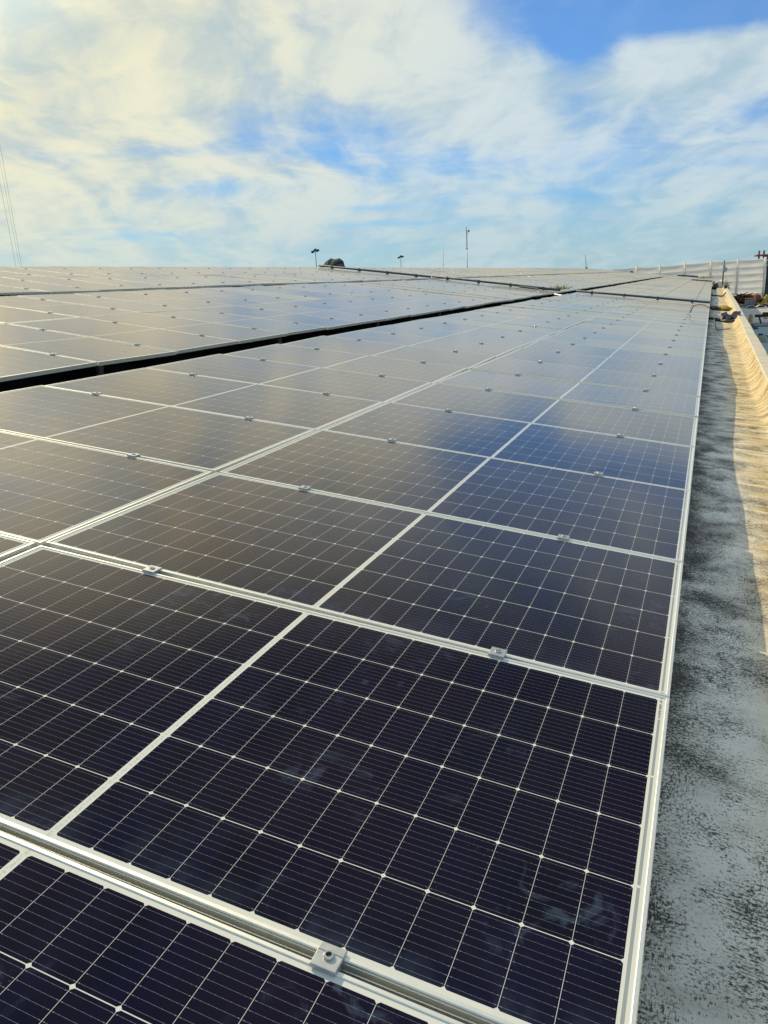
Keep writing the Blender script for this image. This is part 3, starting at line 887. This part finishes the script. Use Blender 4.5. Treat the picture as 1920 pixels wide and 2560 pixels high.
tag(b.build('junction_box', 'black_plastic'), 'small black junction box on the parapet under the dish pole', 'box')
# end wall of the gutter
b = MB(); b.box(W(0.47, 66.3, -0.02), (1.0, 0.3, 0.55), 0, RY, 0.03)
tag(b.build('end_wall', 'parapet_paint'), 'low cream cross wall closing the far end of the gutter', 'wall')

# dish pole
base = at_y(1807, 699, 62.0)
top = at_y(1810.5, 651, 62.0)
o = empty('dish_pole', base - Vector((0, 0, 0.35)))
iv = o.location.copy()
b = MB(); b.tube([Vector((0, 0, 0)), top - iv], 0.045, 8); b.build('pole', 'steel_dark', o, True)
dc = at_y(1813.4, 674, 61.8) - iv
b = MB()
ax = Vector((-0.25, -1, 0.15)).normalized(); a1 = ax.cross(Vector((0, 0, 1))).normalized(); a2 = a1.cross(ax)
vs, fs = [dc + ax * -0.03], []
for i in range(1, 5):
    r = 0.17 * i / 4
    for k in range(20): vs.append(dc + (a1 * cos(k * pi / 10) * r * 0.85 + a2 * sin(k * pi / 10) * r) + ax * (0.05 * (i / 4) ** 2 - 0.03))
for k in range(20): fs.append((0, 1 + k, 1 + (k + 1) % 20))
for i in range(3):
    for k in range(20): fs.append((1 + i * 20 + k, 21 + i * 20 + k, 21 + i * 20 + (k + 1) % 20, 1 + i * 20 + (k + 1) % 20))
dd = mesh_obj('dish', vs, fs, 'dish_blue', o, smooth=True)
dd.modifiers.new('thick', 'SOLIDIFY').thickness = 0.012
b = MB(); b.tube([dc - ax * 0.02, Vector((top - iv) * 0.53)], 0.02, 6); b.tube([dc - a2 * 0.15, dc + ax * 0.18 - a2 * 0.05], 0.01, 5); b.build('arm', 'steel_dark', o)
b = MB(); b.box(at_y(1811.5, 665, 61.9) - iv, (0.12, 0.1, 0.12), 0); b.build('receiver_box', 'straw', o)
tag(o, 'dark pole carrying a small blue-grey satellite dish at the end of the parapet', 'dish pole')

# potted plant beyond the parapet end
pb = at_y(1817, 719, 63.5)
o = empty('potted_plant', pb)
b = MB(); b.tube([(0, 0, -0.9), (0, 0, 0.05)], [0.16, 0.2], 10); b.build('pot', 'pot', o)
b = MB(); rr = random.Random(11)
for i in range(240):
    p = Vector((rr.gauss(0, 0.11), rr.gauss(0, 0.11), 0.22 + rr.gauss(0, 0.13)))
    a = rr.uniform(0, 2 * pi); e = rr.uniform(-0.6, 0.9); s = rr.uniform(0.03, 0.06)
    d = Vector((cos(a) * cos(e), sin(a) * cos(e), sin(e))); q = d.cross(Vector((0.2, 0.1, 1))).normalized() * s * 0.5
    b.add([p, p + d * s + q, p + d * 2 * s, p + d * s - q], [(0, 1, 2, 3)], 1 if (rr.random() < 0.4 and p.z > 0.25) else 0)
b.build('foliage', ['leaf', 'petal'], o)
tag(o, 'small potted bush with pinkish flowers behind the end of the parapet', 'plant')

# ------------------------------------------------------------------ white tarpaulin wall beyond the roof
def tarp_wall():
    YT = 112.0
    seams_px = [(1590, 668), (1649, 666), (1712, 660), (1778, 654), (1846, 650), (1915, 645)]
    tops = [at_y(x, y, YT) for x, y in seams_px]
    step = tops[5] - tops[4]
    tops = [tops[0] - step] + tops
    zb = at_y(1846, 734, YT).z
    o = empty('tarpaulin_wall', Vector((tops[3].x, YT, zb)))
    iv = o.location.copy()
    for i in range(len(tops) - 1):
        A, B_ = tops[i], tops[i + 1]
        nx, nz = 16, 60
        vs, fs = [], []
        for k in range(nz + 1):
            fz = k / nz
            for j in range(nx + 1):
                fx = j / nx
                x = A.x + 0.12 + (B_.x - A.x - 0.24) * fx; zt = A.z + (B_.z - A.z) * fx
                z = zb + (zt - zb) * fz
                f5 = (fz * 5.0) % 1.0
                belly = 0.16 * sin(pi * f5) * (0.35 + 0.65 * sin(pi * fx)) + 0.10 * (1 - f5)
                yy = YT + 1.1 * fz - belly + 0.03 * mnoise.noise(Vector((x * 0.8, z * 1.5, i)))
                vs.append(Vector((x, yy, z - 0.06 * sin(pi * fx))) - iv)
        for k in range(nz):
            for j in range(nx):
                a = k * (nx + 1) + j; fs.append((a, a + 1, a + nx + 2, a + nx + 1))
        s_ = mesh_obj('tarpaulin_sheet', vs, fs, 'white_fabric', o, smooth=True)
        pass
    for P in tops[1:]:
        b = MB(); b.tube([Vector((P.x, YT - 0.22, zb - 0.1)) - iv, Vector((P.x + 0.05, YT + 0.2, (zb + P.z) / 2)) - iv, Vector((P.x, YT + 0.95, P.z + 0.12)) - iv], [0.16, 0.14, 0.15], 8)
        b.build('lashing', 'white_fabric', o, True)
    L = tops[-1].x - tops[0].x
    b = MB(); b.box(Vector(((tops[0].x + tops[-1].x) / 2, YT + 1.0, zb - 3.2)) - iv, (L - 0.15, 2.0, 6.0), 0)
    b.build('base_wall', 'concrete_light', o)
    tag(o, 'tall white tarpaulin wall of lashed billowing sheets beyond the end of the roof', 'tarpaulin wall')
    return tops, zb
tops, zbt = tarp_wall()

# building behind the tarpaulin wall, right edge
c0 = at_y(1893, 640, 122.0); c1 = at_y(1960, 700, 122.0)
o = empty('brown_building', Vector((c0.x + 4, 126, -9)))
iv = o.location.copy()
b = MB(); tz = at_y(1905, 652, 122).z
x0 = at_y(1917, 660, 122).x
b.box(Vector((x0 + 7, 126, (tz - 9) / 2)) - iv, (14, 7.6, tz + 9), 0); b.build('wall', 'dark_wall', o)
b = MB(); zr = at_y(1910, 637.5, 122).z
xr = at_y(1890, 638, 122).x
b.box(Vector((xr + 8, 125, zr)) - iv, (16, 8, 0.16), 0); b.build('roof', 'brick_brown', o)
b = MB()
for px in (1897, 1909):
    q = at_y(px, 645, 122); b.box(Vector((q.x, 122.0, (tz + zr) / 2)) - iv, (0.22, 0.22, zr - tz + 1.2), 0)
b.build('roof_post', 'brick_brown', o)
b = MB(); q = at_y(1918, 641, 122); b.box(Vector((q.x + 2.2, 122.6, (tz + zr) / 2)) - iv, (5.2, 0.5, zr - tz - 0.16), 0); b.build('attic_wall', 'brick_brown', o)
b = MB(); q0 = at_y(1918, 656, 122); b.box(Vector((q0.x + 1.0, 122.06, q0.z - 0.1)) - iv, (1.8, 0.16, 0.75), 0); b.build('window', 'white_plastic', o)
tag(o, 'dark building with a brown rooftop shelter behind the tarpaulin wall', 'building')

# ------------------------------------------------------------------ lower yard and roofs to the right of the parapet
ZL = -2.9
def low_roof(name, y0, y1, x0, x1, z, m, label, ridges=0):
    o = empty(name, ((x0 + x1) / 2, (y0 + y1) / 2, -9.0)); iv = o.location.copy()
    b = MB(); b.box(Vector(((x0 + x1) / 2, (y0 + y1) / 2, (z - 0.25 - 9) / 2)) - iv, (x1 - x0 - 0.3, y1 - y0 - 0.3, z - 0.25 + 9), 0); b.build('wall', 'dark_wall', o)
    b = MB(); b.box(Vector(((x0 + x1) / 2, (y0 + y1) / 2, z - 0.125)) - iv, (x1 - x0, y1 - y0, 0.25), 0)
    for i in range(ridges):
        yy = y0 + (y1 - y0) * (i + 0.5) / ridges
        b.tube([Vector((x0 + 0.05, yy, z + 0.0)) - iv, Vector((x1 - 0.05, yy, z + 0.0)) - iv], 0.035, 6)
    b.build('roof', m, o)
    tag(o, label, 'building', 'low buildings beside the parapet')
ya = [at_z(1900, y, ZL).y for y in (774, 806, 813, 834, 857, 1010)]
XR = 1.75
low_roof('low_building', ya[1], ya[0], XR, 24, ZL, 'concrete_light', 'low building with a pale grey ribbed flat roof right of the parapet', 9)
low_roof('low_building', ya[3], ya[2], XR + 0.3, 24, ZL - 0.1, 'roof_blue_grey', 'low building with a narrow blue-grey roof before the pale one', 0)
low_roof('low_building', ya[5], ya[4], XR - 0.1, 24, ZL, 'roof_blue_grey', 'nearest low building with a teal-grey flat roof beyond the parapet', 0)
# water tank standing in the dark court between two low roofs
tc = at_y(1901, 848, (ya[3] + ya[4]) / 2)
o = empty('water_tank', Vector((tc.x, tc.y, -9.0))); iv = o.location.copy()
b = MB(); n = 12
b.tube([(0, 0, 0), (0, 0, tc.z + 9 - 0.3), (0, 0, tc.z + 9 + 0.05), (0, 0, tc.z + 9 + 0.25)], [0.55, 0.55, 0.42, 0.12], 20); b.build('body', 'tank', o, True)
b = MB(); b.tube([(0, 0, tc.z + 9 + 0.2), (0, 0, tc.z + 9 + 0.32)], 0.14, 12); b.build('lid', 'black_plastic', o)
tag(o, 'grey water tank standing in the dark court between the low roofs', 'tank')
# dark beam with a curved saddle on the low roof
q = at_z(1893, 809, ZL); 
b = MB(); b.box(q + Vector((1.9, 0.1, 0.55)), (4.2, 0.16, 0.20), 0); b.tube([q + Vector((0.25, 0, 0.0)), q + Vector((0.1, 0, 0.5))], 0.06, 6); b.tube([q + Vector((2.6, 0, 0.0)), q + Vector((2.5, 0, 0.5))], 0.06, 6)
b.box(q + Vector((0.55, 0.05, 0.72)), (0.5, 0.2, 0.16), 0, None, 0.05)
tag(b.build('black_beam', 'black_plastic'), 'black beam on short legs at the edge of the pale low roof', 'beam')
q = at_z(1909, 802, ZL); b = MB(); b.box(q + Vector((1.2, 0, 0.2)), (2.4, 0.12, 0.10), 0)
b.box(q + Vector((0.4, 0, 0.075)), (0.1, 0.3, 0.15), 0); b.box(q + Vector((2.0, 0, 0.075)), (0.1, 0.3, 0.15), 0)
tag(b.build('rusty_bar', 'orange_rust'), 'orange rusty bar lying above the black beam on the pale roof', 'bar')
q = at_z(1872, 804, ZL)
lumpy('ochre_jug', q + Vector((0.1, -0.5, 0.25)), (0.34, 0.5, 0.75), 'straw', 'ochre jerrycan standing beside the outer edge of the parapet', 'jerrycan', 6, 0.15)
b = MB(); q = at_z(1881, 822, ZL - 0.1); b.tube([q + Vector((-0.15, 0.8, 0.0)), q + Vector((0.0, 0.0, 0.25)), q + Vector((0.25, -0.6, 0.02))], 0.12, 8)
tag(b.build('grey_pipe', 'conduit_grey', None, True), 'bent dark grey pipe between the parapet and the blue-grey low roof', 'pipe')

# scrap yard terrace
yt0, yt1 = ya[0] + 0.3, 111.0
mesh_obj('yard', [(XR, yt0, ZL - 0.3), (26, yt0, ZL - 0.3), (26, yt1, ZL - 0.3), (XR, yt1, ZL - 0.3)], [(0, 1, 2, 3)], 'concrete_light')['kind'] = 'structure'
rr = random.Random(21)
ZY = ZL - 0.3
def heap(px0, px1, pyb, pyt, Y, n, mats, label, name, cat, seed, th=0.07):
    rr = random.Random(seed); b = MB()
    A, B_ = at_y(px0, pyb, Y), at_y(px1, pyt, Y)
    ht = B_.z - ZY
    for i in range(n):
        fx = rr.random(); fz = rr.random() ** 1.4
        lim = sin(pi * (0.08 + 0.84 * fx)) ** 0.6
        c = Vector((A.x + (B_.x - A.x) * fx, Y + rr.uniform(-1.2, 1.2) * (1 - 0.6 * fz), ZY + 0.06 + ht * fz * lim))
        a = rr.gauss(0, 0.35); e = rr.gauss(0, 0.12); L = rr.uniform(0.8, 2.4)
        d = Vector((cos(a) * cos(e), sin(a) * cos(e), sin(e)))
        b.box(c, (L, rr.uniform(0.1, 0.3), th * rr.uniform(0.6, 1.6)), rr.randrange(len(mats)), d.to_track_quat('X', 'Z').to_matrix())
    tag(b.build(name, mats), label, cat)
YH = at_z(1870, 771, ZY).y + 3.0
heap(1828, 1896, 768, 735, YH + 3.0, 230, ['rust', 'dark_heap', 'dark_heap', 'rust'], 'large heap of dark rusty planks piled before the tarpaulin wall', 'timber_heap', 'timber heap', 1)
heap(1852, 1915, 772, 762, YH - 0.8, 90, ['dark_heap', 'grey_sheet', 'dark_heap'], 'low litter of dark and grey scrap strips in front of the rack', 'scrap_litter', 'scrap', 2, 0.05)
# metal rack with louvres
A, B_ = at_y(1862, 768, YH), at_y(1889, 745.5, YH)
o = empty('louvre_rack', Vector(((A.x + B_.x) / 2, YH, ZY))); iv = o.location.copy()
hgt = B_.z - ZY; wd = B_.x - A.x
b = MB()
for s in (-1, 0.2, 1): b.box((s * wd / 2, 0, hgt / 2), (0.09, 0.12, hgt), 0)
b.box((0, 0.004, hgt), (wd + 0.1, 0.13, 0.1), 0); b.build('frame', 'pot', o)
b = MB()
for i in range(9): b.box((0, 0.05, 0.25 + (hgt - 0.45) * i / 8), (wd - 0.1, 0.05, 0.07), 0, Matrix.Rotation(0.5, 3, 'X'))
b.build('louvres', 'grey_sheet', o)
tag(o, 'upright metal rack with horizontal slats leaning against the rusty heap', 'rack')
for i, (px, py, sx, sy, lab) in enumerate(((1890, 771, 2.0, 1.2, 'bent pale grey metal sheet lying on the scrap before the heap'), (1909, 765, 1.6, 1.0, 'crumpled bluish metal sheet at the right end of the scrap'), (1918, 766, 1.3, 0.8, 'small bright metal sheet at the edge of the picture'))):
    q = at_z(px, py, ZY); vs, fs = [], []
    for j in range(7):
        for k in range(13):
            x, y = (k / 12 - 0.5) * sx, (j / 6 - 0.5) * sy
            vs.append(q + Vector((x, y, 0.12 + 0.22 * abs(sin(k * 0.55 + i)) + 0.12 * mnoise.noise(Vector((x * 2, y * 2, i))))))
    for j in range(6):
        for k in range(12):
            a = j * 13 + k; fs.append((a, a + 1, a + 14, a + 13))
    s_ = mesh_obj('metal_sheet', vs, fs, 'grey_sheet'); s_.modifiers.new('thick', 'SOLIDIFY').thickness = 0.02
    tag(s_, lab, 'metal sheet', 'loose metal sheets in the scrap yard')
A = at_y(1910, 768, YH + 1.0); B_ = at_y(1921, 738, YH + 1.0)
b = MB(); b.tube([Vector((A.x - 0.2, YH + 1, ZY)), Vector((B_.x, YH + 1.2, B_.z))], [0.35, 0.22], 8); b.tube([Vector((A.x + 0.5, YH + 1, ZY)), Vector((B_.x + 0.4, YH + 1.2, B_.z))], [0.2, 0.2], 8)
tag(b.build('ochre_chute', 'yellow_sack'), 'slanting ochre chute standing at the right edge before the tarpaulin wall', 'chute')
lumpy('rusty_drum', at_y(1893, 744, YH + 1.2), (0.8, 0.7, 0.8), 'rust', 'rusty brown drum lying on the timber heap behind the rack', 'drum', 9, 0.12)

# ------------------------------------------------------------------ skyline behind the ridge
def floodlight(pb, pt, Y, s, label):
    A, B_ = at_y(*pb, Y), at_y(*pt, Y)
    d = (A - B_); A2 = A + d * 1.2
    o = empty('floodlight_mast', A2); iv = A2.copy()
    b = MB(); b.tube([Vector((0, 0, 0)), B_ - iv], [0.22 * s, 0.12 * s], 8); b.build('pole', 'steel_dark', o, True)
    T = B_ - iv
    b = MB(); b.box(T + Vector((0, 0, -0.05)), (3.0 * s, 0.15 * s, 0.15 * s), 0, Matrix.Rotation(0.15, 3, 'Y') if False else None); b.build('crossarm', 'steel_dark', o)
    for (dx_, dz_, w_) in ((-1.35, -0.25, 0.7), (-0.65, 0.0, 0.6), (0.1, 0.55, 0.9), (0.75, 0.15, 0.6), (1.35, 0.3, 0.75)):
        k = MB(); M = Matrix.Rotation(rr.uniform(-0.3, 0.3), 3, 'Z') @ Matrix.Rotation(0.5, 3, 'X')
        k.box(T + Vector((dx_ * s, -0.25 * s, dz_ * s)), (w_ * s, 0.45 * s, 0.85 * s), 0, M, 0.08 * s)
        k.build('lamp', 'dark_wall', o)
    tag(o, label, 'floodlight mast', 'floodlight masts behind the ridge')
floodlight((791.5, 671), (788.5, 628), 210, 0.7, 'taller floodlight mast left of the dark rock outcrop')
floodlight((1003, 671), (1002, 643), 290, 0.68, 'shorter floodlight mast right of the dark rock outcrop')

def rock():
    Y = 420.0
    prof = [(800, 690), (801, 671), (806, 668), (810, 665.5), (814, 664), (816, 661), (818, 658), (821, 655), (825, 652.5), (829, 651.6), (832, 652.8), (835, 653.2), (838, 652.8), (841, 653), (843, 651.8),
            (846, 651.5), (848.5, 652.5), (850, 655), (850.6, 657.5), (849, 657.2), (847.5, 655.6), (846.6, 656.5), (846.8, 659), (848.3, 661), (850.5, 662), (852.5, 665.5), (854, 671), (856, 690)]
    P = [at_y(828 + (x - 828) * 1.12, y - max(0, (673 - y)) * 0.28, Y) for x, y in prof]
    c = Vector((sum(p.x for p in P) / len(P), Y, P[0].z))
    vs, fs = [], []
    L = [(-9, 0.55), (-5, 0.86), (0, 1.0), (5, 0.84), (9, 0.5)]
    for dy_, s in L:
        for i, p in enumerate(P):
            q = c + (p - c) * s
            nz = mnoise.noise(Vector((i * 0.7, dy_ * 0.3, 1))) * 0.9 * (1 if s < 1 else 0)
            vs.append(Vector((q.x + nz, Y + dy_ + mnoise.noise(Vector((i, dy_, 3))) * 1.5, q.z + nz * 0.6)))
    n = len(P)
    for j in range(len(L) - 1):
        for i in range(n - 1):
            a = j * n + i; fs.append((a, a + 1, a + n + 1, a + n))
    b = len(vs)
    me_f = fs
    me = bpy.data.meshes.new('tmp')
    bm = bmesh.new()
    bv = [bm.verts.new(v) for v in vs]
    for f in fs: bm.faces.new([bv[i] for i in f])
    for j in (0, len(L) - 1):
        r = bmesh.ops.triangle_fill(bm, edges=[bm.edges.get((bv[j * n + i], bv[j * n + i + 1])) for i in range(n - 1)] + [bm.edges.new((bv[j * n], bv[j * n + n - 1]))], use_beauty=True)
    bmesh.ops.recalc_face_normals(bm, faces=bm.faces[:])
    bm.to_mesh(me); bm.free()
    me.name = 'rock_outcrop'; me.materials.append(MATS['rock'])
    o = bpy.data.objects.new('rock_outcrop', me); col.objects.link(o)
    tag(o, 'dark craggy rock outcrop with a hooked top rising behind the ridge', 'rock')
rock()

def cell_tower():
    Y = 170.0
    A, B_ = at_y(1168.5, 673, Y), at_y(1166, 565, Y)
    A2 = A + (A - B_) * 0.6
    o = empty('antenna_mast', A2); iv = A2.copy()
    def pt(py, dx_=0.0):
        f = (py - 565) / (673 - 565); q = B_ + (A - B_) * f; return q - iv + Vector((dx_, 0, 0))
    b = MB(); b.tube([Vector((0, 0, 0)), pt(622)], [0.10, 0.075], 8); b.build('lower_pole', 'galvanised', o, True)
    b = MB()
    for a in (0, 1, 2):
        off = Vector((cos(a * 2.094), sin(a * 2.094), 0)) * 0.11
        b.tube([pt(622) + off, pt(574) + off], 0.035, 5)
    for i in range(24):
        z0, z1 = 622 - 2 * i, 620 - 2 * i; a = i % 3
        o1 = Vector((cos(a * 2.094), sin(a * 2.094), 0)) * 0.11; o2 = Vector((cos((a + 1) * 2.094), sin((a + 1) * 2.094), 0)) * 0.11
        b.tube([pt(z0) + o1, pt(z1) + o2], 0.018, 4)
    b.build('lattice', 'galvanised', o)
    b = MB(); b.box(pt(621.5), (0.42, 0.42, 0.07), 0); b.build('platform', 'steel_dark', o)
    b = MB(); b.tube([pt(574), pt(565)], [0.05, 0.02], 6); b.tube([pt(573), pt(570, -0.18), pt(569, -0.18)], 0.02, 5); b.build('whip', 'steel_dark', o)
    b = MB(); b.tube([pt(585, 0.12), pt(585, 0.28), pt(577, 0.30)], 0.04, 6); b.build('bracket', 'steel_dark', o)
    b = MB(); q = pt(577.5, 0.50); b.tube([q + Vector((0, 0.08, 0)), q + Vector((0, 0.0, 0)), q + Vector((0, -0.14, 0))], [0.1, 0.2, 0.2], 16); b.build('dish', 'steel_dark', o, True)
    tag(o, 'tall thin antenna mast with a small round dish near its top', 'mast')
cell_tower()
def thin_pole(pb, pt, Y, r, m, label, base=False):
    A, B_ = at_y(*pb, Y), at_y(*pt, Y)
    A2 = A + (A - B_) * (0.0 if base else 0.8)
    o = empty('thin_pole', A2); iv = A2.copy()
    b = MB(); b.tube([Vector((0, 0, 0)), B_ - iv], [r, r * 0.8], 6); b.build('pole', m, o, True)
    if base:
        k = MB(); k.box(Vector((0, 0, 0.05)), (0.26, 0.26, 0.24), 0, None, 0.03); k.build('base', 'concrete_light', o)
    else:
        k = MB(); k.box((A - iv) + (B_ - A) * 0.2, (2.6 * r, 2.6 * r, 3 * r)); k.build('collar', m, o)
    tag(o, label, 'pole', 'thin poles on the skyline')
thin_pole((1108, 671), (1108.3, 620), 160, 0.045, 'galvanised', 'plain thin grey pole between the short floodlight and the antenna mast')
thin_pole((1466, 671), (1463.5, 637), 96, 0.032, 'steel_dark', 'thin leaning pole on a small base at the far end of the ridge', True)

# guy wires at the left edge
for i, (pb, pt, lab) in enumerate((((39.5, 664), (0, 457), 'lower left guy wire slanting down behind the ridge'), ((48.5, 664), (-2, 392), 'middle thin guy wire of the three at the left'), ((54, 664), (0, 362), 'upper right guy wire of the three at the left'))):
    Y = 60.0
    A, B_ = at_y(*pb, Y), at_y(*pt, Y)
    d = B_ - A
    b = MB(); b.tube([A - d * 0.9, A, B_, B_ + d * 0.8], 0.011 if i != 1 else 0.008, 5)
    o = b.build('guy_wire', 'steel_dark'); tag(o, lab, 'wire', 'guy wires at the left edge')

# a small dark vent pipe on the ridge near the far end
q = at_y(1578, 681, 98)
lumpy('dark_bundle', q, (0.55, 0.5, 0.3), 'black_plastic', 'small dark bundle lying on the far end of the ridge', 'bundle', 12)
